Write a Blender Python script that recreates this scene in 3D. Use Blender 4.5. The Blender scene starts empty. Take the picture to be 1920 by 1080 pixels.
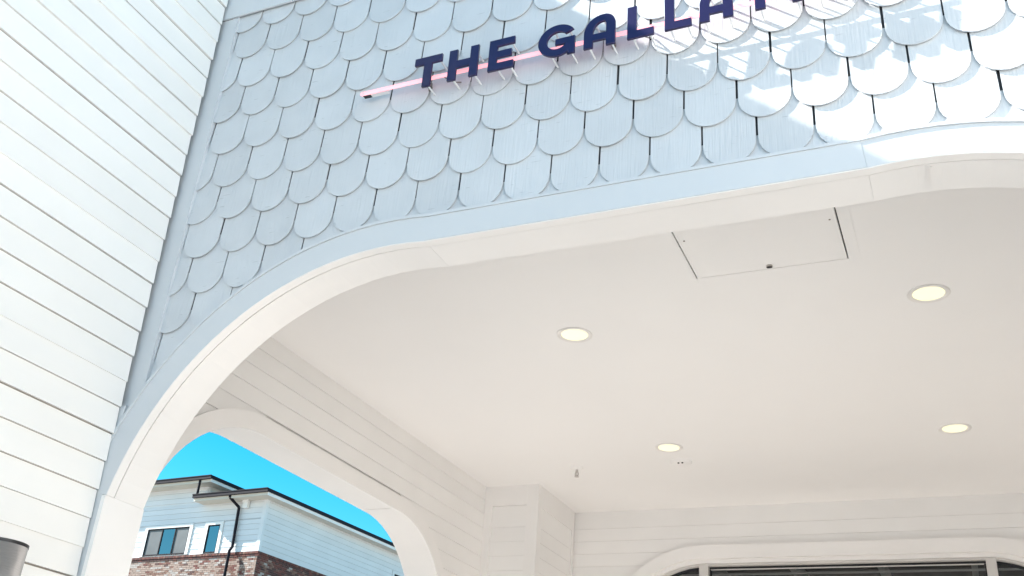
import bpy, bmesh, math, random
from mathutils import Vector, Matrix
random.seed(7)
C = bpy.context.scene.collection
S = bpy.context.scene
D = 3.2          # metres from the camera to the shingled front
EYE = 1.6        # eye height

# ------------------------------------------------------------------ camera
cam_d = bpy.data.cameras.new('camera'); cam = bpy.data.objects.new('camera', cam_d); C.objects.link(cam)
pitch, roll, yaw = math.radians(27.5247), math.radians(4.4456), math.radians(25.4273)
cy, sy, cp, sp = math.cos(yaw), math.sin(yaw), math.cos(pitch), math.sin(pitch)
fwd = Vector((-sy*cp, cy*cp, sp)); rt = Vector((cy, sy, 0)); up = rt.cross(fwd)
r2 = math.cos(roll)*rt + math.sin(roll)*up; u2 = -math.sin(roll)*rt + math.cos(roll)*up
m = Matrix((r2, u2, -fwd)).transposed().to_4x4(); m.translation = Vector((0, 0, EYE))
cam.matrix_world = m
cam_d.sensor_width = 36; cam_d.lens = 1885.48*36/1920; cam_d.clip_end = 2000; cam_d.clip_start = .05
S.camera = cam

# ------------------------------------------------------------------ sky, sun, exposure
sun_dir = Vector((.1115, .0295, -.100)).normalized()      # the way the light travels
w = bpy.data.worlds.new('World'); S.world = w; w.use_nodes = True
nt = w.node_tree; nt.nodes.clear()
sky = nt.nodes.new('ShaderNodeTexSky'); sky.sky_type = 'NISHITA'; sky.sun_disc = False
sky.sun_elevation = math.asin(-sun_dir.z); sky.sun_rotation = math.atan2(-sun_dir.x, -sun_dir.y)
sky.altitude = 0; sky.air_density = 1.0; sky.dust_density = .4; sky.ozone_density = 1.2
hs = nt.nodes.new('ShaderNodeHueSaturation'); hs.inputs['Saturation'].default_value = 1.65; hs.inputs['Hue'].default_value = .472
bg = nt.nodes.new('ShaderNodeBackground'); bg.inputs[1].default_value = .078
wo = nt.nodes.new('ShaderNodeOutputWorld')
nt.links.new(sky.outputs[0], hs.inputs['Color']); nt.links.new(hs.outputs[0], bg.inputs[0]); nt.links.new(bg.outputs[0], wo.inputs[0])
sl = bpy.data.lights.new('sun', 'SUN'); sl.energy = 5; sl.angle = math.radians(.55); sl.color = (1, .965, .91)
so = bpy.data.objects.new('sun', sl); C.objects.link(so)
so.rotation_euler = sun_dir.to_track_quat('-Z', 'Y').to_euler(); so.location = (-20, -6, 20)
S.view_settings.view_transform = 'Standard'; S.view_settings.look = 'None'
S.view_settings.gamma = 1; S.view_settings.use_curve_mapping = False
S.view_settings.exposure = 1.53
S.render.engine = 'CYCLES'
S.cycles.max_bounces = 10; S.cycles.diffuse_bounces = 6; S.cycles.glossy_bounces = 4; S.cycles.transparent_max_bounces = 12

# ------------------------------------------------------------------ materials
def mat(name, col, rough=.5, metal=0, spec=.5, var=.04, vscale=3.0, bump=0, bscale=60., stretch=(1, 1, 1),
        rnd=0.0, emit=None, estr=0, streak=0):
    M = bpy.data.materials.new(name); M.use_nodes = True
    n = M.node_tree.nodes; l = M.node_tree.links; b = n['Principled BSDF']
    b.inputs['Roughness'].default_value = rough; b.inputs['Metallic'].default_value = metal
    b.inputs['Specular IOR Level'].default_value = spec
    tc = n.new('ShaderNodeNewGeometry')      # world position, so no two boards share a pattern
    mp = n.new('ShaderNodeMapping'); mp.inputs['Scale'].default_value = stretch
    l.new(tc.outputs['Position'], mp.inputs['Vector'])
    no = n.new('ShaderNodeTexNoise'); no.inputs['Scale'].default_value = vscale; no.inputs['Detail'].default_value = 5
    l.new(tc.outputs['Position'], no.inputs['Vector'])
    mr = n.new('ShaderNodeMapRange'); mr.inputs[1].default_value = .3; mr.inputs[2].default_value = .7
    mr.inputs[3].default_value = 1-var; mr.inputs[4].default_value = 1+var*.5
    l.new(no.outputs['Fac'], mr.inputs[0])
    vm = n.new('ShaderNodeVectorMath'); vm.operation = 'SCALE'; vm.inputs[0].default_value = col[:3]
    last = mr.outputs[0]
    if rnd:
        oi = n.new('ShaderNodeObjectInfo'); m2 = n.new('ShaderNodeMapRange')
        m2.inputs[3].default_value = 1-rnd; m2.inputs[4].default_value = 1+rnd*.4
        l.new(oi.outputs['Random'], m2.inputs[0])
        mu = n.new('ShaderNodeMath'); mu.operation = 'MULTIPLY'; l.new(last, mu.inputs[0]); l.new(m2.outputs[0], mu.inputs[1]); last = mu.outputs[0]
    if streak:
        # thin scuffs and pencil-like marks scattered over the paint
        mp2 = n.new('ShaderNodeMapping'); mp2.inputs['Scale'].default_value = (7, 7, 60); mp2.inputs['Rotation'].default_value = (0, .12, 0)
        l.new(tc.outputs['Position'], mp2.inputs['Vector'])
        n2 = n.new('ShaderNodeTexNoise'); n2.inputs['Scale'].default_value = 2.2; n2.inputs['Detail'].default_value = 1; l.new(mp2.outputs[0], n2.inputs['Vector'])
        m3 = n.new('ShaderNodeMapRange'); m3.inputs[1].default_value = .735; m3.inputs[2].default_value = .78; m3.inputs[3].default_value = 1; m3.inputs[4].default_value = 1-streak
        l.new(n2.outputs['Fac'], m3.inputs[0])
        mu = n.new('ShaderNodeMath'); mu.operation = 'MULTIPLY'; l.new(last, mu.inputs[0]); l.new(m3.outputs[0], mu.inputs[1]); last = mu.outputs[0]
    l.new(last, vm.inputs['Scale']); l.new(vm.outputs[0], b.inputs['Base Color'])
    if bump:
        nb = n.new('ShaderNodeTexNoise'); nb.inputs['Scale'].default_value = bscale; nb.inputs['Detail'].default_value = 4
        nb.inputs['Distortion'].default_value = .3
        l.new(mp.outputs[0], nb.inputs['Vector'])
        bp = n.new('ShaderNodeBump'); bp.inputs['Strength'].default_value = bump; bp.inputs['Distance'].default_value = .004
        l.new(nb.outputs['Fac'], bp.inputs['Height']); l.new(bp.outputs[0], b.inputs['Normal'])
    if emit:
        b.inputs['Emission Color'].default_value = (*emit, 1); b.inputs['Emission Strength'].default_value = estr
    return M

WHITE = (.85, .83, .815)
M_siding = mat('white_siding_paint', (.88, .86, .83), .5, var=.03, vscale=2, bump=.12, bscale=14, stretch=(1, .12, 3), rnd=.03)
SHADED_FRONT = (.60, .622, .648)      # front's paint darkened towards blue-grey, part of its shade in the colour
M_shingle = mat('shingle_paint', SHADED_FRONT, .55, var=.045, vscale=6, bump=.6, bscale=26, stretch=(4, 1, .16), rnd=.07, streak=.22)
M_trim = mat('white_trim_paint', WHITE, .42, var=.03, vscale=1.6, bump=.05, bscale=40)
M_ftrim = mat('front_trim_shaded', SHADED_FRONT, .45, var=.03, vscale=1.6, bump=.05, bscale=40)
M_inner = mat('porch_siding_paint', (.855, .84, .825), .5, var=.03, vscale=2, bump=.08, bscale=14, stretch=(.3, .12, 3), rnd=.02)
M_ceil = mat('ceiling_paint', (.855, .84, .83), .8, var=.025, vscale=.6, bump=.06, bscale=90)
M_dark = mat('dark_gap', (.03, .03, .035), .9)
M_joint = mat('brown_board_joint', (.34, .30, .27), .9)
M_felt = mat('dark_underlay', (.05, .055, .065), .9)
M_navy = mat('navy_letter_paint', (.018, .011, .062), .32, var=.05)
M_rod = mat('white_metal_rod', (.78, .78, .78), .4)
M_pink = mat('pink_light_strip', (.8, .35, .38), .3, emit=(1, .36, .40), estr=.42)
M_black = mat('black_plastic', (.012, .012, .016), .4)
M_brack = mat('grey_bracket_metal', (.25, .22, .2), .45, metal=.6)
M_lens = mat('lit_lamp_lens', (.35, .33, .25), .4, emit=(1, .91, .55), estr=.40)
M_ring = mat('lamp_trim_ring', (.80, .775, .75), .4)
M_chrome = mat('sprinkler_metal', (.55, .52, .5), .3, metal=.9)
M_grey = mat('brushed_grey_metal', (.42, .42, .425), .38, metal=.75, var=.12, vscale=9, bump=.15, bscale=30, stretch=(1, 1, 6))
M_ground = mat('concrete_ground', (.61, .575, .55), .9, var=.15, vscale=.7, bump=.3, bscale=20)
M_floor = mat('porch_floor_concrete', (.66, .62, .59), .85, var=.12, vscale=.8, bump=.2, bscale=25)
M_yard = mat('added_yard_dark', (.20, .19, .18), .9, var=.2, vscale=1.2, bump=.3, bscale=30)
M_room = mat('dark_room_paint', (.10, .098, .096), .8)
M_roomfloor = mat('room_floor', (.25, .23, .2), .6)
M_joist = mat('grey_steel_joist', (.5, .51, .5), .5)
M_pipe = mat('pale_conduit', (.65, .65, .64), .4)
M_alum = mat('window_frame_metal', (.62, .60, .58), .45)
M_fsid = mat('far_siding_paint', (.71, .73, .74), .6, var=.05, vscale=.8, rnd=.05)
M_fwhite = mat('far_white_trim', (.82, .81, .79), .5)
M_gutter = mat('black_gutter_metal', (.010, .008, .014), .6, spec=.2)
M_soffit = mat('beige_soffit', (.62, .58, .50), .7)
M_roof = mat('dark_roof', (.06, .06, .06), .8)
M_mortar = mat('brick_mortar', (.42, .38, .35), .9, var=.2, vscale=5)
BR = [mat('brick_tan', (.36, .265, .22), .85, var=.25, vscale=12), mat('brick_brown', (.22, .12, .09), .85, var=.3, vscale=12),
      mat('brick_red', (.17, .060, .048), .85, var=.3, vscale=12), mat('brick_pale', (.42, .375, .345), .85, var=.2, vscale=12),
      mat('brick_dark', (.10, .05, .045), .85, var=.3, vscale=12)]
M_screen = mat('grey_insect_screen', (.11, .12, .125), .5, var=.2, vscale=2)

def glass(name, tint, refl_col, fac):
    M = bpy.data.materials.new(name); M.use_nodes = True
    n = M.node_tree.nodes; l = M.node_tree.links; n.clear()
    o = n.new('ShaderNodeOutputMaterial'); mx = n.new('ShaderNodeMixShader')
    t = n.new('ShaderNodeBsdfTransparent'); t.inputs[0].default_value = (*tint, 1)
    g = n.new('ShaderNodeBsdfGlossy'); g.inputs['Roughness'].default_value = .01; g.inputs[0].default_value = (*refl_col, 1)
    fr = n.new('ShaderNodeFresnel'); fr.inputs[0].default_value = 1.5
    ad = n.new('ShaderNodeMath'); ad.operation = 'ADD'; ad.inputs[1].default_value = fac; ad.use_clamp = True
    l.new(fr.outputs[0], ad.inputs[0]); l.new(ad.outputs[0], mx.inputs[0]); l.new(t.outputs[0], mx.inputs[1]); l.new(g.outputs[0], mx.inputs[2]); l.new(mx.outputs[0], o.inputs[0])
    return M
M_glass = glass('shop_glass', (.75, .77, .76), (.9, .9, .9), .02)
M_fglass = glass('blue_reflecting_glass', (.25, .3, .3), (.27, .40, .43), .5)

# ------------------------------------------------------------------ helpers (lengths in units of D, z measured from the eye)
def P(x, y, z): return Vector((x*D, y*D, EYE+z*D))

def put(name, verts, faces, material, parent=None, smooth=False, kind=None):
    me = bpy.data.meshes.new(name); me.from_pydata([tuple(v) for v in verts], [], faces)
    bm = bmesh.new(); bm.from_mesh(me); bmesh.ops.recalc_face_normals(bm, faces=bm.faces); bm.to_mesh(me); bm.free()
    if smooth:
        for p in me.polygons: p.use_smooth = True
    mats = material if isinstance(material, list) else [material]
    for q in mats: me.materials.append(q)
    return link(name, me, parent, kind)

def link(name, me, parent=None, kind=None):
    o = bpy.data.objects.new(name, me); C.objects.link(o)
    if parent is not None: attach(o, parent)
    if kind: o['kind'] = kind
    return o

def world_loc(p):
    v = Vector(p.location)
    while p.parent is not None:
        v = v + p.matrix_parent_inverse.translation + Vector(p.parent.location); p = p.parent
    return v
def attach(o, p):
    o.parent = p; o.matrix_parent_inverse = Matrix.Translation(-world_loc(p))

def thing(name, label, cat, loc, group=None):
    o = bpy.data.objects.new(name, None); C.objects.link(o); o.location = loc; o.empty_display_size = .2
    o['label'] = label; o['category'] = cat
    if group: o['group'] = group
    return o

def box_v(x0, x1, y0, y1, z0, z1, f=P):
    v = [f(x, y, z) for z in (z0, z1) for y in (y0, y1) for x in (x0, x1)]
    return v, [(0, 2, 3, 1), (4, 5, 7, 6), (0, 1, 5, 4), (2, 6, 7, 3), (0, 4, 6, 2), (1, 3, 7, 5)]
def box(name, x0, x1, y0, y1, z0, z1, material, parent=None, kind=None, f=P):
    v, fc = box_v(x0, x1, y0, y1, z0, z1, f); return put(name, v, fc, material, parent, kind=kind)
def join_parts(parts):
    V, F = [], []
    for v, fc in parts:
        b = len(V); V += v; F += [tuple(i+b for i in q) for q in fc]
    return V, F

def prism_mesh(name, outline, a, b, fn, material, parent=None, kind=None):
    """a flat outline (list of 2d points, may be concave) given thickness from a to b; fn(p, q, depth) -> point"""
    bm = bmesh.new()
    va = [bm.verts.new(fn(p, q, a)) for p, q in outline]; vb = [bm.verts.new(fn(p, q, b)) for p, q in outline]
    fa = bm.faces.new(va); fb = bm.faces.new(list(reversed(vb)))
    n = len(outline)
    for i in range(n): bm.faces.new((va[i], vb[i], vb[(i+1) % n], va[(i+1) % n]))
    fa.normal_update(); fb.normal_update()
    bmesh.ops.triangulate(bm, faces=[fa, fb]); bmesh.ops.recalc_face_normals(bm, faces=bm.faces)
    me = bpy.data.meshes.new(name); bm.to_mesh(me); bm.free(); me.materials.append(material)
    return link(name, me, parent, kind)

def band(name, inner, outer, a, b, fn, material, parent=None, smooth=False):
    n = len(inner); V, F = [], []
    for d in (a, b):
        for c in (inner, outer):
            V += [fn(p, q, d) for p, q in c]
    I0, O0, I1, O1 = 0, n, 2*n, 3*n
    for i in range(n-1):
        F += [(I0+i, I0+i+1, O0+i+1, O0+i), (I1+i, O1+i, O1+i+1, I1+i+1),
              (I0+i, I1+i, I1+i+1, I0+i+1), (O0+i, O0+i+1, O1+i+1, O1+i)]
    for i in (0, n-1): F.append((I0+i, O0+i, O1+i, I1+i))
    return put(name, V, F, material, parent)

def arch(c0, c1, zc, r, zb, off=0, a_lo=0., a_hi=90., n=24, jl=None, jr=None):
    """rounded door-head: from the left foot over the top to the right foot; `off` grows it outwards"""
    R = r+off; pts = []
    xl = c0-r*math.cos(math.radians(a_lo))-off if jl is None else jl-off
    xr = c1+r*math.cos(math.radians(a_lo))+off if jr is None else jr+off
    pts.append((xl, zb))
    for i in range(n+1):
        t = math.radians(a_lo+(a_hi-a_lo)*i/n); pts.append((max(c0-R*math.cos(t), xl), zc+R*math.sin(t)))
    for i in range(n+1):
        t = math.radians(a_hi-(a_hi-a_lo)*i/n); pts.append((min(c1+R*math.cos(t), xr), zc+R*math.sin(t)))
    pts.append((xr, zb))
    return pts

def wall_outline(x0, x1, zb, zt, hole):
    return [(x0, zb), (x0, zt), (x1, zt), (x1, zb)] + list(reversed(hole))

fXZ = lambda x, z, y: P(x, y, z)      # profile in a wall that faces -y
fYZ = lambda y, z, x: P(x, y, z)      # profile in a wall that faces x

def cyl_v(p0, p1, r, n=12, r1=None):
    p0, p1 = Vector(p0), Vector(p1); d = (p1-p0).normalized()
    a = d.orthogonal().normalized(); b = d.cross(a); r1 = r if r1 is None else r1
    V = [p0+r*(math.cos(t)*a+math.sin(t)*b) for t in [2*math.pi*i/n for i in range(n)]]
    V += [p1+r1*(math.cos(t)*a+math.sin(t)*b) for t in [2*math.pi*i/n for i in range(n)]]
    F = [(i, (i+1) % n, n+(i+1) % n, n+i) for i in range(n)] + [tuple(range(n)), tuple(range(n, 2*n))]
    return V, F
def tube_v(path, r, n=10):
    return join_parts([cyl_v(path[i], path[i+1], r, n) for i in range(len(path)-1)])

GZ = -EYE/D       # ground level
E_ = .03948       # siding course height

# ------------------------------------------------------------------ ground
box('ground', -60, 60, -60, 60, GZ-.1, GZ-.004, M_ground, kind='structure')
box('added_yard', -60, -1.42, 1.2, 60, GZ-.0039, GZ-.002, M_yard, kind='structure')  # unseen dark ground, added to weaken the bounce through the side arch
box('porch_floor', -1.31, .66, 1.0, 2.82, GZ-.05, GZ, M_floor, kind='structure')

# ------------------------------------------------------------------ left house: clapboard wall running away from the camera
XL = -1.0725; L_TOP = 1.58; L_Y0 = -1.6; L_X0 = -3.6
house = thing('clapboard_house', 'tall white clapboard wall running away along the left edge of the picture', 'house', P(XL-.02, 0, GZ))
box('wall', L_X0, XL-.004, L_Y0, .996, GZ, L_TOP, M_joint, house)
box('coping', L_X0, XL, L_Y0, .9985, L_TOP+.0003, L_TOP+.012, M_trim, house)
z_ref = .2742     # a course line measured at the corner
k0 = int((GZ-z_ref)/E_); k1 = int((L_TOP-z_ref)/E_)
def plank_mesh(y0, y1, side, proud, gap=.0012, h=E_):
    # wedge: lower edge stands proud, upper edge tucked back. local origin at its lower edge on the wall face
    s = side
    pr = [(-.004*s, 0), (0, 0), (-s*proud*.85, h-gap), (-.004*s-s*proud*.3, h-gap)]
    V = [Vector((x*D, y*D, z*D)) for y in (y0, y1) for x, z in pr]
    F = [(0, 1, 2, 3), (7, 6, 5, 4)] + [(i, 4+i, 4+(i+1) % 4, (i+1) % 4) for i in range(4)]
    return V, F
v, f = plank_mesh(L_Y0, .9985, 1, .0031, gap=.0010)
proto = put('plank', v, f, M_siding, house)
for k in range(k0, k1+1):
    o = proto if k == k0 else proto.copy()
    if k != k0: C.objects.link(o)
    z = z_ref+k*E_+random.uniform(-.0009, .0009)
    o.location = P(XL+random.uniform(-.0007, .0005), 0, z)
    o.rotation_euler = (random.uniform(-.0006, .0006), 0, random.uniform(-.0003, .0003))
# cylinder lamp fixed to the clapboard wall
lampx, lampy, lampz, lampr = -1.0287, .834, .236, .0318
lamp = thing('wall_lamp', 'grey metal cylinder lamp on the clapboard wall in the lower left corner', 'wall lamp', P(lampx, lampy, lampz-.13))
V, F = [], []
prof = [(lampr*.90, -.13), (lampr, -.128), (lampr, -.0012), (lampr*1.012, -.0012), (lampr*1.012, .0015), (lampr*.93, .002), (lampr*.93, -.03), (0.0005, -.03)]
n = 40
for r, z in prof: V += [P(lampx+r*math.cos(2*math.pi*i/n), lampy+r*math.sin(2*math.pi*i/n), lampz+z) for i in range(n)]
for j in range(len(prof)-1): F += [(j*n+i, j*n+(i+1) % n, (j+1)*n+(i+1) % n, (j+1)*n+i) for i in range(n)]
sh = put('lamp_housing', V, F, M_grey, lamp)
for p in sh.data.polygons: p.use_smooth = abs(p.normal.z) < .5
v, f = cyl_v(P(lampx, lampy, lampz-.001), P(lampx, lampy, lampz+.0022), lampr*D*1.014, 40)
V = []; F = []
for r, z in ((lampr*1.016, -.0015), (lampr*1.016, .0022), (lampr*.95, .0022), (lampr*.95, -.0015)):
    V += [P(lampx+r*math.cos(2*math.pi*i/n), lampy+r*math.sin(2*math.pi*i/n), lampz+z) for i in range(n)]
for j in range(4): F += [(j*n+i, j*n+(i+1) % n, ((j+1) % 4)*n+(i+1) % n, ((j+1) % 4)*n+i) for i in range(n)]
put('rim', V, F, M_black, lamp)
box('lamp_bracket', XL+.002, lampx-lampr*.8, lampy-.012, lampy+.012, lampz-.085, lampz-.045, M_grey, lamp)

# ------------------------------------------------------------------ shingled front with its arch
FA = dict(c0=-.6568, c1=-.0012, zc=.259, r=.4117, zb=GZ, a_lo=12.0, a_hi=96.4)
def farch(off=0, **k): return arch(**FA, off=off, **k)
front = thing('shingled_front', 'pale wall of scalloped shingles over a wide rounded arch, with the lettering', 'house front', P(-.33, 1.03, GZ))
F_TOP = 1.62; TR_W = .0370
prism_mesh('wall', wall_outline(XL-.05, .72, GZ, F_TOP, arch(**dict(FA), off=.006, jl=-1.0612)), 1.0145, 1.072, fXZ, M_felt, front)
# trim ring of flat boards, in three lengths, and its thin projecting cap
full_in, full_out = farch(0), farch(TR_W)
nA = len(full_in)
iL, iR = 25, 26            # last point of the left curve, first of the right one
def cut(a, b, off0, off1): return farch(off0)[a:b], farch(off1)[a:b]
for a, b in ((0, iL+1), (iL, iR+1), (iR, nA)):
    i_, o_ = cut(max(a, 1) if a == 0 else a, b, 0, TR_W)
    e_i, e_o = cut(max(a, 1) if a == 0 else a, b, -.0014, -.0001)
    band('lit_edge_strip', e_i, e_o, 1.0004, 1.0139, fXZ, M_trim, front)  # whiter strip, paints in the light caught on the trim's underside
    if (a, b) == (iL, iR+1):
        dx = .0002; i_ = [(i_[0][0]+dx, i_[0][1]), (i_[1][0]-dx, i_[1][1])]; o_ = [(o_[0][0]+dx, o_[0][1]), (o_[1][0]-dx, o_[1][1])]
    band('arch_trim', i_, o_, .9995 if (a, b) == (iL, iR+1) else 1.0, 1.0140, fXZ, M_ftrim, front)
    i_, o_ = cut(a, b, TR_W+.0002, TR_W+.0044)
    band('drip_cap', i_, o_, .9980, 1.0140, fXZ, M_ftrim, front)
    g_i, g_o = cut(max(a, 1) if a == 0 else a, b, .0030, .0050)
    band('shadow_groove', g_i, g_o, 1.0141, 1.0169, fXZ, M_trim, front)
    # lining of the arch, set back a step behind the face boards
    if a == 0:
        s0 = farch(.0002); s1 = farch(.012)
        band('arch_lining', s0[1:b], s1[1:b], 1.0170, 1.074, fXZ, M_trim, front)
        box('jamb_board', -1.0660, -1.0594, .9997, 1.0752, GZ, s0[1][1]-.0003, M_trim, front)
        box('corner_board', XL-.03, -1.0662, 1.0004, 1.0138, GZ, .4745, M_ftrim, front)
    elif b == nA:
        s0 = farch(.0002); s1 = farch(.012)
        band('arch_lining', s0[a:], s1[a:], 1.0170, 1.074, fXZ, M_trim, front)
    else:
        s0 = farch(.0004); s1 = farch(.012)
        band('arch_lining', [(s0[iL][0]+.0002, s0[iL][1]), (s0[iR][0]-.0002, s0[iR][1])], [(s1[iL][0]+.0002, s1[iL][1]), (s1[iR][0]-.0002, s1[iR][1])], 1.0170, 1.074, fXZ, M_trim, front)
# a raised paint seam where two lining boards meet, right of the middle
sx = .0165
put('lining_seam', *box_v(sx, sx+.0016, 1.019, 1.058, .668-.0006, .668+.0010), M_trim, front)
box('corner_board', XL-.03, -1.0466, 1.0065, 1.0142, .475, 1.1973, M_ftrim, front)
box('corner_bead', -1.0463, -1.0448, 1.0050, 1.0142, .48, 1.1973, M_ftrim, front)
box('frieze_board', XL-.03, .72, 1.0028, 1.0060, 1.1978, 1.27, M_ftrim, front)
box('frieze_board', XL-.03, .72, 1.0058, 1.0142, 1.2705, F_TOP, M_ftrim, front)

# scalloped shingles
PIT = .0672
rows = [(-6, .4535), (-5, .518), (-4, .5825), (-3, .643), (-2, .7050), (-1, .7670), (0, .8292), (1, .8950), (2, .9610), (3, 1.0255), (4, 1.0905), (5, 1.1525)]
joint_ref = -.5938
def inside_arch(x, z, off):
    R = FA['r']+off
    if z < FA['zc']: return FA['c0']-R < x < FA['c1']+R
    if FA['c0'] <= x <= FA['c1']: return z < FA['zc']+R
    c = FA['c0'] if x < FA['c0'] else FA['c1']
    return math.hypot(x-c, z-FA['zc']) < R
def push_out(x, z, off):
    R = FA['r']+off
    if not inside_arch(x, z, off): return x, z
    if FA['c0'] <= x <= FA['c1']: return x, FA['zc']+R
    c = FA['c0'] if x < FA['c0'] else FA['c1']
    dx, dz = x-c, max(z-FA['zc'], .02); q = math.hypot(dx, dz)
    return c+dx/q*R, FA['zc']+dz/q*R
def shingle_outline(w, e, L):
    r = w/2; pts = []
    for i in range(13):
        t = math.pi+math.pi*i/12; pts.append((r*math.cos(t), r+r*math.sin(t)))
    pts.append((r, e*.9)); pts.append((r, L)); pts.append((-r, L)); pts.append((-r, e*.9))
    return pts
T_ = .0033; BASE = 1.0140
def shingle_mesh(out, e, cx=0, cz=0):
    V = []
    for back in (0, 1):
        for x, z in out:
            y = BASE-(2*T_-T_*(z/e))+back*(T_*.46)
            V.append(Vector(((x+cx)*D, y*D, (z+cz)*D)))
    n = len(out)
    return V, [tuple(range(n)), tuple(range(2*n-1, n-1, -1))]+[(i, n+i, n+(i+1) % n, (i+1) % n) for i in range(n)]
e0 = .0650
rows = [(r, z*1.0075) for r, z in rows]      # measured in the trim's plane, carried back to the shingles'
std = None; count = 0
CL = TR_W*.55
for ri, zt in rows:
    ph = (joint_ref-(ri+1)*0 + {0: 2, 1: 1, 2: 0}[(ri) % 3]*PIT/3)      # joints step a third of a shingle from course to course
    k = math.floor((-1.09-ph)/PIT)
    while True:
        xc = ph+(k+.5)*PIT; k += 1
        if xc > .30: break
        if xc < -1.085: continue
        w = PIT-.0015-random.uniform(0, .0009)
        out = shingle_outline(PIT-.0025, e0, 1.55*e0)
        absu = [(xc+x, zt+z) for x, z in out]
        if all(inside_arch(x, z, CL) for x, z in absu): continue
        clip = any(inside_arch(x, z, CL) for x, z in absu) or any(x < -1.062 for x, z in absu)
        jx, jz, jr = random.uniform(-.0004, .0004), random.uniform(-.0010, .0010), random.uniform(-.006, .006)
        if not clip:
            if std is None:
                v, f = shingle_mesh(out, e0); std = put('shingle', v, f, M_shingle, front); o = std
            else:
                o = std.copy(); C.objects.link(o)
            o.location = Vector(((xc+jx)*D, random.uniform(-.0004, .0004)*D, EYE+(zt+jz)*D))
            o.rotation_euler = (random.uniform(-.004, .004)*0, jr, 0)
        else:
            q = []
            for x, z in absu:
                x, z = push_out(max(x, -1.062), z, CL); q.append((x-xc, z-zt))
            a = sum(q[i][0]*q[(i+1) % len(q)][1]-q[(i+1) % len(q)][0]*q[i][1] for i in range(len(q)))/2
            if abs(a) < 2e-4: continue
            me_o = None
            bm = bmesh.new()
            v, f = shingle_mesh(q, e0)
            bv = [bm.verts.new(t) for t in v]
            for ff in f:
                bm.faces.new([bv[i] for i in ff])
            bmesh.ops.remove_doubles(bm, verts=bm.verts, dist=1e-5)
            for q_ in bm.faces: q_.normal_update()
            bmesh.ops.triangulate(bm, faces=[q_ for q_ in bm.faces if len(q_.verts) > 4])
            bmesh.ops.recalc_face_normals(bm, faces=bm.faces)
            me = bpy.data.meshes.new('shingle'); bm.to_mesh(me); bm.free(); me.materials.append(M_shingle)
            o = link('shingle', me, front)
            o.location = Vector((xc*D, 0, EYE+zt*D))
        count += 1
print('shingles', count)

# ------------------------------------------------------------------ the sign
YF, YB, YW = .9785, .9825, 1.0085
sign = thing('wall_sign', 'dark navy raised letters on white rods with a glowing pink light tube behind them', 'sign', P(-.4, YW, .905))
KX = 1.0270
B0, H = .9170, .0548
ST = .0129
def arc(cx, cz, rx, rz, a0, a1, n=14):
    return [(cx+rx*math.cos(math.radians(a0+(a1-a0)*i/n)), cz+rz*math.sin(math.radians(a0+(a1-a0)*i/n))) for i in range(n+1)]
def L_T(w): c = w/2; return [[(c-ST/2, 0), (c+ST/2, 0), (c+ST/2, H-ST), (w, H-ST), (w, H), (0, H), (0, H-ST), (c-ST/2, H-ST)]]
def L_H(w): m = (H-ST)/2; return [[(0, 0), (ST, 0), (ST, m), (w-ST, m), (w-ST, 0), (w, 0), (w, H), (w-ST, H), (w-ST, m+ST), (ST, m+ST), (ST, H), (0, H)]]
def L_E(w):
    t = ST*.93; m = (H-t)/2
    return [[(0, 0), (w, 0), (w, t), (ST, t), (ST, m), (w*.90, m), (w*.90, m+t), (ST, m+t), (ST, H-t), (w, H-t), (w, H), (0, H)]]
def L_L(w): return [[(0, 0), (w, 0), (w, ST*.95), (ST, ST*.95), (ST, H), (0, H)]]
def L_I(w): return [[(0, 0), (ST, 0), (ST, H), (0, H)]]
def L_N(w): return [[(0, 0), (ST, 0), (ST, H*.62), (w-ST*1.1, 0), (w, 0), (w, H), (w-ST, H), (w-ST, H*.38), (ST*1.1, H), (0, H)]]
def L_A(w):
    ro = w*.5; o = [(0, 0), (ST, 0), (ST, H*.20), (w-ST, H*.20), (w-ST, 0), (w, 0)]
    o += arc(w-w*.36, H-w*.40, w*.36, w*.40, 0, 90, 10)+arc(w*.60, H-w*.66, w*.60, w*.66, 90, 180, 12)
    t = ST*.9
    h = [(ST, H*.20+t), (w-ST, H*.20+t)]+arc(w-w*.36, H-w*.40, w*.36-ST, w*.40-t, 0, 90, 10)+arc(w*.60, H-w*.66, w*.60-ST, w*.66-t, 90, 180, 12)
    return [o, list(reversed(h))]
def L_G(w):
    cx, cz, rx, rz = w*.52, H/2, w*.52, H/2; g = ST*.92
    o = arc(cx, cz, rx, rz, 33, 296, 34)
    o += [(w*.86, H*.085), (w-ST*.86, 0), (w, 0), (w, H*.54), (w*.47, H*.54), (w*.47, H*.54-g*.86), (w-ST, H*.54-g*.86)]
    o += arc(cx, cz, rx-ST, rz-g, -18, -322, 34)
    return [o]
def letter(fn, xl, xr):
    x0, x1 = xl*KX, xr*KX; w = x1-x0
    cu = bpy.data.curves.new('letter', 'CURVE'); cu.dimensions = '2D'; cu.fill_mode = 'BOTH'
    cu.extrude = (YB-YF)*D/2-.0008; cu.bevel_depth = .0008; cu.bevel_resolution = 1; cu.offset = -.0008
    for pts in fn(w):
        s = cu.splines.new('POLY'); s.points.add(len(pts)-1); s.use_cyclic_u = True
        for p, (x, z) in zip(s.points, pts): p.co = (x*D, z*D, 0, 1)
    to = bpy.data.objects.new('tmp', cu); C.objects.link(to)
    dg = bpy.context.evaluated_depsgraph_get(); dg.update()
    me = bpy.data.meshes.new_from_object(to.evaluated_get(dg)); bpy.data.objects.remove(to)
    me.materials.clear(); me.materials.append(M_navy); me.name = 'letter'
    o = link('letter', me, sign)
    o.rotation_euler = (math.pi/2, 0, 0); o.location = P(x0, (YF+YB)/2, B0)
    return o, x0, w
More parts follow.
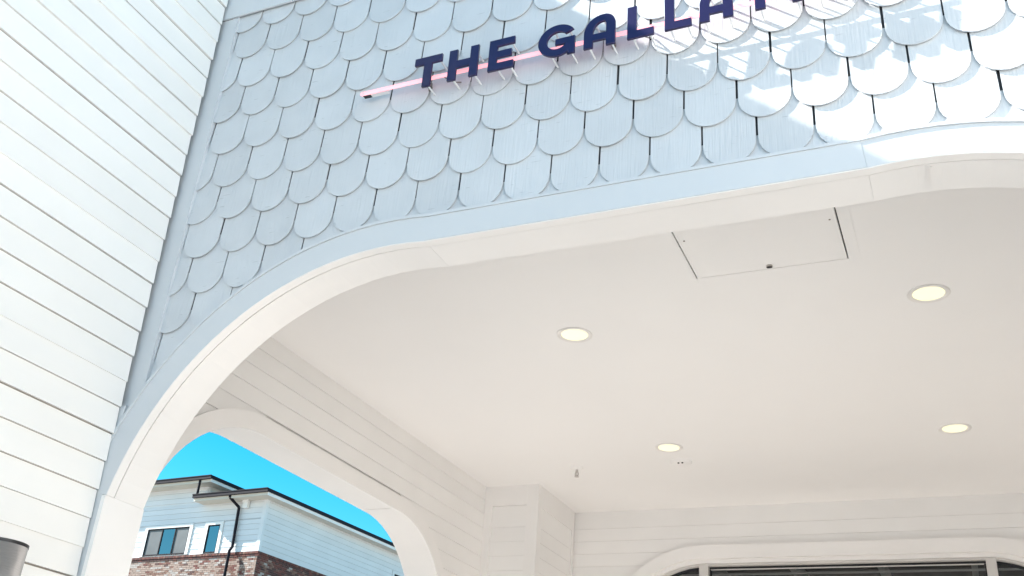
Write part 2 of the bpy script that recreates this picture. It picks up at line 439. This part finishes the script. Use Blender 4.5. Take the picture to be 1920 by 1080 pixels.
def rods(lo, spots):
    for x, z in spots:
        v, f = cyl_v(P(x, YB+.0002, z), P(x, YW, z), .0014*D, 8)
        r = bpy.data.meshes.new('rod'); r.from_pydata([tuple(q) for q in v], [], f); r.materials.append(M_rod)
        o = link('rod', r); o.parent = lo
        o.matrix_parent_inverse = (Matrix.Translation(lo.location) @ lo.rotation_euler.to_matrix().to_4x4()).inverted() if False else Matrix.Identity(4)
        o.matrix_parent_inverse = (Matrix.Translation(world_loc(lo)) @ lo.rotation_euler.to_matrix().to_4x4()).inverted()
h = ST/2
spec = [(L_T, -.6335, -.5900, lambda w: [(w/2, .006), (h, H-h), (w-h, H-h)]),
        (L_H, -.5783, -.5325, lambda w: [(h, .006), (w-h, .006), (h, H-h), (w-h, H-h)]),
        (L_E, -.5160, -.4780, lambda w: [(h*2, .006), (w-h, .006), (h, H-h), (w-h, H-h)]),
        (L_G, -.4424, -.3895, lambda w: [(w*.35, .006), (w-h, .006), (w*.4, H-h), (w*.8, H*.85)]),
        (L_A, -.3768, -.3335, lambda w: [(h, .006), (w-h, .006), (w*.6, H-h), (w*.3, H*.85)]),
        (L_L, -.3170, -.2815, lambda w: [(h, .006), (w-h, .006), (h, H-h)]),
        (L_L, -.2672, -.2325, lambda w: [(h, .006), (w-h, .006), (h, H-h)]),
        (L_A, -.2222, -.1800, lambda w: [(h, .006), (w-h, .006), (w*.6, H-h), (w*.3, H*.85)]),
        (L_T, -.1680, -.1255, lambda w: [(w/2, .006), (h, H-h), (w-h, H-h)]),
        (L_I, -.1085, -.0960, lambda w: [(h, .006), (h, H-h)]),
        (L_N, -.0825, -.0370, lambda w: [(h, .006), (w-h, .006), (h, H-h), (w-h, H-h)])]
for fn, xl, xr, sp in spec:
    lo, x0, w = letter(fn, xl, xr)
    rods(lo, [(x0+x, B0+z) for x, z in sp(w)])
# light strip with its thin backing
def tzf(y): return .9394+(y-.99)*.95
tz = tzf(.9930)
v, f = join_parts([box_v(-.7455, .012, .9922, .9930, tz-.0036, tz+.0036), cyl_v(P(-.7455, .9928, tz), P(-.7455, .9922, tz), .0036*D, 16)])
put('light_strip', v, f, M_pink, sign)
box('strip_backing', -.7320, .0118, .9932, .9946, tz-.0008, tz+.0008, M_rod, sign)
v, f = join_parts([box_v(-.7445, -.7323, .9933, 1.0000, tz-.0036, tz+.0030)])
put('end_cap', v, f, M_black, sign)
box('clear_end_tube', -.7318, -.702, .9942, 1.0010, tz-.0030, tz+.0024, M_rod, sign)
for bx in (-.640, -.3565, -.06):
    v, f = join_parts([box_v(bx, bx+.006, .9942, 1.0085, tz-.0058, tz-.0036), box_v(bx+.001, bx+.005, 1.0060, 1.0085, tz-.010, tz+.004)])
    put('strip_bracket', v, f, M_brack, sign)
for bx in (-.607, -.318):
    v, f = tube_v([P(bx, .9942, tz-.003), P(bx+.006, .996, tz-.008), P(bx+.016, 1.002, tz-.010), P(bx+.020, 1.0085, tz-.006)], .0010*D, 6)
    put('feed_wire', v, f, M_brack, sign)

# ------------------------------------------------------------------ unseen white wing, added on the right to bounce sunlight at the left wall
WX, WY0, WY1, WT = .80, -1.3, 1.06, 1.40
box('bounce_wing', WX, WX+1.6, WY0, WY1, GZ, WT, M_siding, kind='structure')

# ------------------------------------------------------------------ porch ceiling with hatch
ZC = .812
hx0, hx1, hy0, hy1 = -.3555, -.1115, 1.225, 1.4605
xs = [-1.32, hx0, hx1, .66]; ys = [1.0725, hy0, hy1, 2.84]
parts = []
for i in range(3):
    for j in range(3):
        if (i, j) != (1, 1): parts.append((i, j))
bm = bmesh.new(); vd = {}
def gv(x, y, z):
    k = (round(x, 5), round(y, 5), z)
    if k not in vd: vd[k] = bm.verts.new(P(x, y, z))
    return vd[k]
for i, j in parts:
    for z in (ZC, ZC+.03):
        bm.faces.new([gv(xs[i], ys[j], z), gv(xs[i+1], ys[j], z), gv(xs[i+1], ys[j+1], z), gv(xs[i], ys[j+1], z)])
for (x, y, x2, y2) in ((hx0, hy0, hx1, hy0), (hx1, hy0, hx1, hy1), (hx1, hy1, hx0, hy1), (hx0, hy1, hx0, hy0),
                       (xs[0], ys[0], xs[3], ys[0]), (xs[3], ys[0], xs[3], ys[3]), (xs[3], ys[3], xs[0], ys[3]), (xs[0], ys[3], xs[0], ys[0])):
    if (x, y, x2, y2) in ((hx0, hy0, hx1, hy0), (hx1, hy0, hx1, hy1), (hx1, hy1, hx0, hy1), (hx0, hy1, hx0, hy0)):
        bm.faces.new([gv(x, y, ZC), gv(x2, y2, ZC), gv(x2, y2, ZC+.03), gv(x, y, ZC+.03)])
bmesh.ops.recalc_face_normals(bm, faces=bm.faces)
me = bpy.data.meshes.new('porch_ceiling'); bm.to_mesh(me); bm.free(); me.materials.append(M_ceil)
ceil = link('porch_ceiling', me, kind='structure')
box('roof_deck', -1.32, .66, 1.0725, 2.84, ZC+.06, ZC+.12, M_dark, ceil)
hatch = box('access_panel', hx0+.0023, hx1-.0023, hy0+.002, hy1-.0004, ZC-.0004, ZC+.006, M_ceil, ceil)
hatch['label'] = 'flush white hatch with a small round latch'
fr = []
for a in ((hx0-.018, hx0-.0004, hy0-.012, hy1+.016), (hx1+.0004, hx1+.018, hy0-.012, hy1+.016)): fr.append(box_v(*a, ZC-.0007, ZC-.0001))
fr.append(box_v(hx0-.0002, hx1+.0002, hy1+.0004, hy1+.016, ZC-.0007, ZC-.0001))
v, f = join_parts(fr); put('hatch_frame', v, f, M_ceil, ceil)
lx, ly = -.2334, 1.4500
v, f = cyl_v(P(lx, ly, ZC-.0030), P(lx, ly, ZC-.0006), .0052*D, 16); lt = put('latch', v, f, M_chrome, hatch)
v, f = box_v(lx-.004, lx+.004, ly-.0014, ly+.0014, ZC-.0038, ZC-.0031); put('latch_slot', v, f, M_black, hatch)
for q in ((hx0+.012, 1.335), (hx1-.012, 1.335)):
    v, f = cyl_v(P(*q, ZC-.0012), P(*q, ZC-.0006), .0016*D, 8); put('screw', v, f, M_brack, hatch)

# recessed lights
def ring_v(cx, cy, zz, prof, n=48):
    V, F = [], []
    for r, z in prof: V += [P(cx+r*math.cos(2*math.pi*i/n), cy+r*math.sin(2*math.pi*i/n), zz+z) for i in range(n)]
    for j in range(len(prof)-1): F += [(j*n+i, j*n+(i+1) % n, (j+1)*n+(i+1) % n, (j+1)*n+i) for i in range(n)]
    return V, F
L0 = None
for lx, ly, lab in ((-.6293, 1.6155, 'lit round ceiling light left of the middle, nearer of the left pair'),
                    (-.0035, 1.6165, 'lit round ceiling light below the hatch towards the right, largest of the four'),
                    (-.6303, 2.2800, 'lit round ceiling light beside the small plate with two black dots'),
                    (.0100, 2.2830, 'lit round ceiling light above the right end of the arched window')):
    if L0 is None:
        L0 = thing('ceiling_light', lab, 'ceiling light', P(lx, ly, ZC), 'recessed ceiling lights in the porch')
        v, f = ring_v(lx, ly, ZC, [(.0338, .0002), (.0338, -.0014), (.0325, -.0022), (.0270, -.0016), (.0256, -.0006), (.0250, .0012)]); a = put('trim_ring', v, f, M_ring, L0, smooth=True)
        v, f = ring_v(lx, ly, ZC, [(.0256, -.00045), (.016, -.0012), (.0001, -.0015)]); b = put('lens', v, f, M_lens, L0, smooth=True)
        sp = bpy.data.lights.new('lamp_light', 'SPOT'); sp.energy = 36; sp.color = (1, .90, .77); sp.spot_size = math.radians(130); sp.spot_blend = .6; sp.shadow_soft_size = .06
        c = bpy.data.objects.new('lamp_light', sp); C.objects.link(c); c.location = P(lx, ly, ZC-.022); attach(c, L0)
        L0_parts = (a, b, c)
    else:
        o = L0.copy(); C.objects.link(o); o.location = P(lx, ly, ZC); o['label'] = lab
        for p in L0_parts:
            q = p.copy(); C.objects.link(q); q.parent = o; q.matrix_parent_inverse = p.matrix_parent_inverse.copy()
# sprinkler
px, py = -.9046, 2.382
spk = thing('fire_sprinkler', 'small metal fire sprinkler hanging from the porch ceiling', 'sprinkler', P(px, py, ZC))
v, f = ring_v(px, py, ZC, [(.0165, .0002), (.0160, -.002), (.010, -.006), (.0065, -.007), (.0001, -.007)], 24); put('escutcheon', v, f, M_ceil, spk, smooth=True)
v, f = cyl_v(P(px, py, ZC-.007), P(px, py, ZC-.014), .0034*D, 10); put('body', v, f, M_chrome, spk)
v, f = join_parts([tube_v([P(px-.003, py, ZC-.014), P(px-.005, py, ZC-.019), P(px-.001, py, ZC-.025)], .0009*D, 6),
                   tube_v([P(px+.003, py, ZC-.014), P(px+.005, py, ZC-.019), P(px+.001, py, ZC-.025)], .0009*D, 6),
                   cyl_v(P(px, py, ZC-.014), P(px, py, ZC-.025), .0008*D, 6)]); put('frame_arms', v, f, M_brack, spk)
v, f = cyl_v(P(px, py, ZC-.025), P(px, py, ZC-.0262), .0062*D, 14); put('deflector', v, f, M_chrome, spk)
# small plate with two black spots
qx, qy = -.6290, 2.392
det = thing('ceiling_sensor', 'small white ceiling plate with two black dots near a ceiling light', 'sensor', P(qx, qy, ZC))
v, f = ring_v(qx, qy, ZC, [(.027, .0002), (.0265, -.003), (.022, -.0055), (.0001, -.0058)], 28); put('plate', v, f, M_ceil, det, smooth=True)
for dx in (-.0045, .0055):
    v, f = cyl_v(P(qx+dx, qy-.012, ZC-.0054), P(qx+dx, qy-.012, ZC-.0078), .0024*D, 10); put('dot_lens', v, f, M_black, det)

# ------------------------------------------------------------------ porch left wall with its own arch
XI, XO = -1.222, -1.310
SA = dict(c0=1.500, c1=2.040, zc=.3345, r=.28, zb=GZ, a_lo=0, a_hi=94.)
sidew = thing('porch_wall', 'white plank wall with an open arch onto the neighbouring block, under the porch', 'wall', P(XI-.04, 1.9, GZ))
prism_mesh('wall', wall_outline(1.0725, 2.86, GZ, .93, arch(**SA, off=.006)), XI-.006, XO, fYZ, M_inner, sidew)
TS = .0355
nS = len(arch(**SA)); 
band('arch_trim', arch(**SA), arch(**SA, off=TS), XI+.0055, XI-.0058, fYZ, M_trim, sidew)
jA = arch(**SA, off=.0025); jB = arch(**SA, off=.0058)
for a, b in ((0, iL+1), (iL, iR+1), (iR, nS)):
    s = [jA[a:b], jB[a:b]]
    if (a, b) == (iL, iR+1): s = [[(p[0]+(.001 if i == 0 else -.001), p[1]+.0009) for i, p in enumerate(c)] for c in s]
    band('arch_lining', s[0], s[1], XI-.0060, XO-.002, fYZ, M_trim, sidew)
EI = .0393
def arch_half(z, off, A):
    """how far the curve reaches at height z beyond c0/c1, or None above it"""
    R = A['r']+off
    if z >= A['zc']+R*.999: return None
    if z <= A['zc']: return R
    return math.sqrt(R*R-(z-A['zc'])**2)
kk = [(.6965+(k-60)*EI) for k in range(26, 66)]
for z in kk:
    if z+EI < GZ or z > ZC: continue
    z0, z1 = max(z, GZ+.002), min(z+EI, ZC+.004)
    segs = []
    hlo, hhi = arch_half(z0, TS*.5, SA), arch_half(z1, TS*.5, SA)
    if hlo is None: segs = [((1.076, 1.076), (2.83, 2.83))]
    else:
        hh = hhi if hhi is not None else 0.0
        segs = [((1.076, 1.076), (SA['c0']-hlo, SA['c0']-hh)), ((SA['c1']+hlo, SA['c1']+hh), (2.83, 2.83))]
    jx = random.uniform(-.0004, .0004)
    for (a0, a1), (b0, b1) in segs:
        g = .0005
        pr0, pr1 = XI+.0007+jx, XI-.0008+jx
        V = [P(XI-.0055, a0, z0), P(pr0, a0, z0), P(pr1, a1, z1-g), P(XI-.0055, a1, z1-g),
             P(XI-.0055, b0, z0), P(pr0, b0, z0), P(pr1, b1, z1-g), P(XI-.0055, b1, z1-g)]
        put('plank', V, [(0, 1, 2, 3), (7, 6, 5, 4)]+[(i, 4+i, 4+(i+1) % 4, (i+1) % 4) for i in range(4)], M_inner, sidew)
# unseen right wall of the porch, added solid to darken the ceiling there
box('side_wall', .564, .65, 1.0725, 2.86, GZ, .93, M_inner, kind='structure')

# ------------------------------------------------------------------ corner column
CX0, CX1, CY0, CY1 = -1.2225, -1.0600, 2.505, 2.800
col = thing('corner_column', 'white panelled box column in the far corner of the porch', 'column', P(-1.14, 2.65, GZ))
box('column_core', CX0, CX1-.006, CY0+.007, CY1, GZ, ZC, M_inner, col)
px0, px1, pzt = -1.2002, -1.0951, .756
v, f = join_parts([box_v(CX0, px0, CY0, CY0+.0068, GZ, ZC), box_v(px1, CX1, CY0, CY0+.0068, GZ, ZC)])
put('stile', v, f, M_trim, col)
box('rail', px0+.0003, px1-.0003, CY0+.0003, CY0+.0068, pzt, ZC, M_trim, col)
for z in kk:
    if z+EI < GZ or z > .72: continue
    z1 = z+EI-.0004 if z < .69 else pzt-.0002
    V, F = box_v(px0+.0002, px1-.0002, CY0+.0046, CY0+.0066, max(z, GZ), z1); put('plank', V, F, M_inner, col)
v, f = join_parts([box_v(CX1-.0058, CX1-.0002, CY0+.0070, CY0+.028, GZ, ZC), box_v(CX1-.0058, CX1-.0002, CY1-.028, CY1-.012, GZ, ZC), box_v(CX1-.0058, CX1-.0004, CY0+.0282, CY1-.0282, .752, ZC)])
put('side_stile', v, f, M_trim, col)
for z in kk:
    if z+EI < GZ or z > .72: continue
    z1 = z+EI-.0007 if z < .69 else .7517
    V, F = box_v(CX1-.0056, CX1-.0022, CY0+.0285, CY1-.0285, max(z, GZ), z1); put('plank', V, F, M_inner, col)

# ------------------------------------------------------------------ back wall with arched shop window
BA = dict(c0=-.680, c1=.040, zc=.410, r=.2545, zb=GZ, a_lo=0, a_hi=90.)
YBK = 2.802
backw = thing('back_wall', 'white plank wall closing the far end of the porch around the arched window', 'wall', P(-.32, 2.83, GZ))
prism_mesh('wall', wall_outline(-1.30, .65, GZ, .93, arch(**BA, off=.004)), YBK+.004, YBK+.06, fXZ, M_inner, backw)
TB = .0365
band('window_trim', arch(**BA), arch(**BA, off=TB), YBK-.011, YBK+.0038, fXZ, M_trim, backw)
band('window_stop', arch(**BA, off=-.0095), arch(**BA, off=.0036), YBK+.0042, YBK+.05, fXZ, M_trim, backw)
zz = .7432-20*EI
for k in range(34):
    z = zz+k*EI*.93
    if z+EI < GZ or z > ZC: continue
    z0, z1 = max(z, GZ+.002), min(z+EI*.93, ZC+.004)
    if z0 > .735: z1 = max(z1, ZC+.004)
    hlo, hhi = arch_half(z0, TB*.5, BA), arch_half(z1, TB*.5, BA)
    if hlo is None: segs = [((-1.075, -1.075), (.562, .562))]
    else:
        hh = hhi if hhi is not None else 0.0
        segs = [((-1.075, -1.075), (BA['c0']-hlo, BA['c0']-hh)), ((BA['c1']+hlo, BA['c1']+hh), (.562, .562))]
    for (a0, a1), (b0, b1) in segs:
        g = .0004; p0, p1 = YBK-.0004, YBK+.0004
        V = [P(a0, YBK+.0036, z0), P(a0, p0, z0), P(a1, p1, z1-g), P(a1, YBK+.0036, z1-g), P(b0, YBK+.0036, z0), P(b0, p0, z0), P(b1, p1, z1-g), P(b1, YBK+.0036, z1-g)]
        put('plank', V, [(0, 1, 2, 3), (7, 6, 5, 4)]+[(i, 4+i, 4+(i+1) % 4, (i+1) % 4) for i in range(4)], M_inner, backw)
    if z0 > .735: break
win = thing('arched_window', 'wide arched shop window with white frame and dark ceiling behind its glass', 'window', P(-.32, YBK+.03, GZ))
band('window_frame', arch(**BA, off=-.0155), arch(**BA, off=-.0098), YBK+.012, YBK+.046, fXZ, M_alum, win)
band('gasket', arch(**BA, off=-.0205), arch(**BA, off=-.0158), YBK+.028, YBK+.042, fXZ, M_black, win)
mul = [(-.6915, -.6665), (.0405, .0645)]
ztop = BA['zc']+BA['r']-.0100
for a, b in mul:
    t = ztop-.001
    box('mullion', a, b, YBK+.008, YBK+.048, GZ, t, M_alum, win)
    box('gasket', a-.0035 if a < -.3 else a-.0035, a-.0003, YBK+.028, YBK+.042, GZ, t-.012, M_black, win)
    box('gasket', b+.0003, b+.0035, YBK+.028, YBK+.042, GZ, t-.012, M_black, win)
for a, b in ((-.6650, .0395),):
    box('top_bead', a+.004, b-.004, YBK+.022, YBK+.027, ztop-.0150, ztop-.0128, M_alum, win)
def pane_part(x0, x1):
    ho = arch(**BA, off=-.0175); pts = [p for p in ho if x0 <= p[0] <= x1]
    def zt(x):
        if BA['c0'] <= x <= BA['c1']: return BA['zc']+BA['r']-.0175
        c = BA['c0'] if x < BA['c0'] else BA['c1']; q = (BA['r']-.0175)**2-(x-c)**2
        return BA['zc']+math.sqrt(max(q, 0))
    n = 14; xs_ = [x0+(x1-x0)*i/n for i in range(n+1)]
    out = [(x0, GZ+.002)]+[(x, zt(x)) for x in xs_]+[(x1, GZ+.002)]
    V = [P(x, YBK+.0355, z) for x, z in out]
    return V, [tuple(range(len(V)))]
for x0, x1 in ((BA['c0']-BA['r']+.018, -.6918), (-.6662, .0402), (.0648, BA['c1']+BA['r']-.018)):
    v, f = pane_part(x0, x1); put('pane', v, f, M_glass, win)

# room behind the glass
room = bpy.data.objects.new('shop_room', None); C.objects.link(room); room.location = P(-.3, 4, GZ); room['kind'] = 'structure'
RZ = .905
rv = join_parts([box_v(-1.30, 1.8, 2.866, 7.2, RZ, RZ+.02), box_v(-1.30, -1.285, 2.866, 7.2, GZ, RZ-.0005), box_v(1.78, 1.8, 2.866, 7.2, GZ, RZ-.0005), box_v(-1.284, 1.779, 7.18, 7.2, GZ, RZ-.0005)])
put('room_shell', *rv, M_room, room)
box('room_floor', -1.284, 1.77, 2.867, 7.17, GZ-.02, GZ-.001, M_roomfloor, room)

# ------------------------------------------------------------------ block across the yard, seen through the side arch
th = math.radians(-4); ex = Vector((math.cos(th), math.sin(th), 0)); ey = Vector((-math.sin(th), math.cos(th), 0))
CO = Vector((-23.655, 30.0, 7.829+EYE))
def Q(x, y, z): return CO+ex*x+ey*y+Vector((0, 0, z))
blk = thing('apartment_block', 'pale sided block on a brick base with black gutters, seen through the side arch', 'building', Q(-3, 3, -CO.z))
BD = 16.
box('brick_wall', -12, -.03, .03, BD, -CO.z, -.0, M_mortar, blk, f=Q)
box('upper_wall', -12, -.02, .02, BD, .001, 1.94, M_fsid, blk, f=Q)
box('tower_wall', -12, -3.04, .02, 9, 1.941, 2.70, M_fsid, blk, f=Q)
# siding courses
EX = .205
def course(z0, z1, x0, x1):
    V = [Q(x0, .018, z0), Q(x0, -.014, z0), Q(x0, -.002, z1-.006), Q(x0, .018, z1-.006), Q(x1, .018, z0), Q(x1, -.014, z0), Q(x1, -.002, z1-.006), Q(x1, .018, z1-.006)]
    return V, [(0, 1, 2, 3), (7, 6, 5, 4)]+[(i, 4+i, 4+(i+1) % 4, (i+1) % 4) for i in range(4)]
def course_s(z0, z1, y0, y1, xx=0.):
    V = [Q(xx-.018, y0, z0), Q(xx+.014, y0, z0), Q(xx+.002, y0, z1-.006), Q(xx-.018, y0, z1-.006), Q(xx-.018, y1, z0), Q(xx+.014, y1, z0), Q(xx+.002, y1, z1-.006), Q(xx-.018, y1, z1-.006)]
    return V, [(0, 1, 2, 3), (7, 6, 5, 4)]+[(i, 4+i, 4+(i+1) % 4, (i+1) % 4) for i in range(4)]
FW = [(-5.80, -3.60, .05, 1.09), (-2.66, -2.06, .03, 1.085)]
for k in range(13):
    z0 = .004+k*EX; z1 = z0+EX
    if z0 < 1.92:
        z1c = min(z1, 1.93)
        if z0 < 1.2:
            z1c = min(z1c, 1.20) if z1c > 1.19 else z1c
            for x0, x1 in ((-12, -5.96), (-3.44, -2.82), (-1.90, -.14)): v, f = course(z0, z1c, x0, x1); put('siding_board', v, f, M_fsid, blk)
            if z1 > 1.21: v, f = course(1.205, z1, -12, -.14); put('siding_board', v, f, M_fsid, blk)
        else:
            v, f = course(z0, z1c, -12, -.14); put('siding_board', v, f, M_fsid, blk)
        v, f = course_s(z0, min(z1, 1.93), .10, BD); put('siding_board', v, f, M_fsid, blk)
    elif z0 < 2.66:
        v, f = course(z0, min(z1, 2.69), -12, -3.1); put('siding_board', v, f, M_fsid, blk)
        v, f = course_s(z0, min(z1, 2.69), .05, 9, -3.02); put('siding_board', v, f, M_fsid, blk)
v, f = join_parts([box_v(-.135, .028, -.028, .018, .002, 1.935, Q), box_v(-.018, .0285, .0185, .10, .002, 1.935, Q)]); put('corner_board', v, f, M_fsid, blk)
# roofs: soffit, fascia, gutter
def roof(x0, x1, y0, y1, zg):
    r = box('roof', x0+.03, x1-.03, y0+.03, y1, zg-.10, zg-.012, M_roof, blk, f=Q)
    g = join_parts([box_v(x0, x1, y0-.06, y0+.028, zg-.135, zg, Q), box_v(x0-.008, x1+.01, y0-.075, y0-.061, zg-.02, zg+.012, Q)]); put('gutter', *g, M_gutter, r)
    g = join_parts([box_v(x1-.028, x1+.0, y0+.03, y1, zg-.135, zg+.002, Q)]); put('roof_edge', *g, M_gutter, r)
    g = join_parts([box_v(x1-.06, x1-.03, y0+.031, y1, zg-.245, zg-.101, Q)]); put('fascia', *g, M_fwhite, r)
    box('soffit', x0+.02, x1-.062, y0+.031, y1, zg-.235, zg-.19, M_soffit, r, f=Q)
    box('fascia', x0+.021, x1-.062, y0+.0305, y0+.055, zg-.245, zg-.137, M_soffit, r, f=Q)
    return r
roof(-3.20, .50, -.58, BD, 2.145)
roof(-12, -2.45, -.58, 9.5, 2.865)
# downspouts
def spout(path, r): v, f = tube_v([Q(*p) for p in path], r, 8); return put('downspout', v, f, M_gutter, blk)
spout([(-1.36, -.58, 2.06), (-1.36, -.54, 1.93), (-1.22, -.12, 1.66), (-1.20, -.09, .20), (-1.20, -.20, .02), (-1.20, -.20, -8)], .055)
spout([(-3.05, -.56, 2.80), (-3.06, -.56, 2.13)], .05)
put('wall_vent', *join_parts([box_v(-1.03, -.80, -.16, -.03, 1.62, 1.90, Q), box_v(-1.05, -.78, -.20, -.161, 1.84, 1.92, Q)]), M_fwhite, blk)
# windows
def fwin(x0, x1, z0, z1, splits, kinds):
    cs = join_parts([box_v(x0-.15, x1+.15, -.045, .017, z1+.002, z1+.115, Q), box_v(x0-.15, x0-.003, -.044, .017, z0-.03, z1, Q), box_v(x1+.003, x1+.15, -.044, .017, z0-.03, z1, Q)])
    wn = put('window', *cs, M_fwhite, blk)
    t = .04; fp = [box_v(x0, x1, -.03, .016, z1-t, z1, Q), box_v(x0, x1, -.03, .016, z0, z0+t, Q), box_v(x0, x0+t, -.03, .016, z0+t+.001, z1-t-.001, Q), box_v(x1-t, x1, -.03, .016, z0+t+.001, z1-t-.001, Q)]
    for s in splits: fp.append(box_v(s-t/2, s+t/2, -.032, .016, z0+t+.001, z1-t-.001, Q))
    put('sash_frame', *join_parts(fp), M_gutter, wn)
    e = [x0+t]+list(splits)+[x1-t]
    for i, k in enumerate(kinds):
        a = e[i]+(t/2 if i else 0)+.001; b = e[i+1]-(t/2 if i < len(kinds)-1 else 0)-.001
        box('pane', a, b, -.004, .012, z0+t+.001, z1-t-.001, M_screen if k == 's' else M_fglass, wn, f=Q)
fwin(*FW[0], (-5.02, -4.33), 'sgs')
fwin(*FW[1], (), 'g')
sw = put('window', *join_parts([box_v(.0, .045, 8.62, 8.76, .1, 1.20, Q), box_v(.0, .044, 8.761, 10.6, 1.08, 1.20, Q)]), M_fsid, blk)
box('pane', -.01, .03, 8.77, 10.5, .1, 1.075, M_gutter, sw, f=Q)
# bricks; the shaded side gets a redder, darker mix, shade put into colour
def bricks(name, face, nrows, s0, s1, top, lighting):
    V, F, MI = [], [], []
    def add(a, b, z0, z1, pr, mi):
        v, f = box_v(a, b, -pr, .02, z0, z1, face); o = len(V); V.extend(v); F.extend([tuple(i+o for i in q) for q in f]); MI.extend([mi]*6)
    x = s0
    while x < s1:
        add(x, x+.060, -.085, -.004, .045, random.choice([2, 2, 2, 1, 4])); x += .072
    x = s0
    while x < s1:
        add(x, x+.19, -.165, -.095, .025, random.choice([2, 2, 4, 4])); x += .202
    for r in range(nrows):
        z1 = -.178-r*.0735; x = s0-(.1 if r % 2 else 0)
        while x < s1:
            a, b = max(x, s0), min(x+.192, s1)
            if b-a > .03:
                u = math.sin(x*1.7+r*.25)+math.sin(x*.9-r*.4+2)
                if lighting == 'sun': mi = random.choices([0, 1, 2, 3, 4], [6, 2.5, 1.0, .8+max(0, u)**2*3.5, .4])[0]
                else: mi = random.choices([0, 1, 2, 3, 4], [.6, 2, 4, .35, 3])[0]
                add(a, b, z1-.062, z1, random.uniform(.004, .012), mi)
            x += .203
    o = put(name, V, F, BR, blk, kind='stuff')
    for p, mi in zip(o.data.polygons, MI): p.material_index = mi
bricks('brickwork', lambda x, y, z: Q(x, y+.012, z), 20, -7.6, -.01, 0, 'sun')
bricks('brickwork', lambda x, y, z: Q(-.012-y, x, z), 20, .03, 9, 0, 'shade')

# joists and pipes under the shop ceiling
for i in range(10):
    x = -1.20+i*.302
    v, f = join_parts([box_v(x, x+.020, 2.88, 7.1, RZ-.055, RZ-.002)]); put('joist', v, f, M_joist, room)
for y, z, r in ((3.92, .835, .006), (4.05, .842, .005), (3.72, .825, .004), (4.4, .83, .008)):
    v, f = cyl_v(P(-1.28, y, z), P(1.7, y, z), r*D, 10); put('pipe', v, f, M_pipe, room)
for x in (-.45, -.37, -.30, -.02, .1):
    v, f = cyl_v(P(x, 4.0, RZ-.05), P(x, 4.0, RZ-.11), .003*D, 8); put('hanger', v, f, M_joist, room)
v, f = cyl_v(P(-.06, 4.0, .80), P(-.06, 4.0, .81), .03*D, 20); put('ceiling_disc', v, f, M_pipe, room)
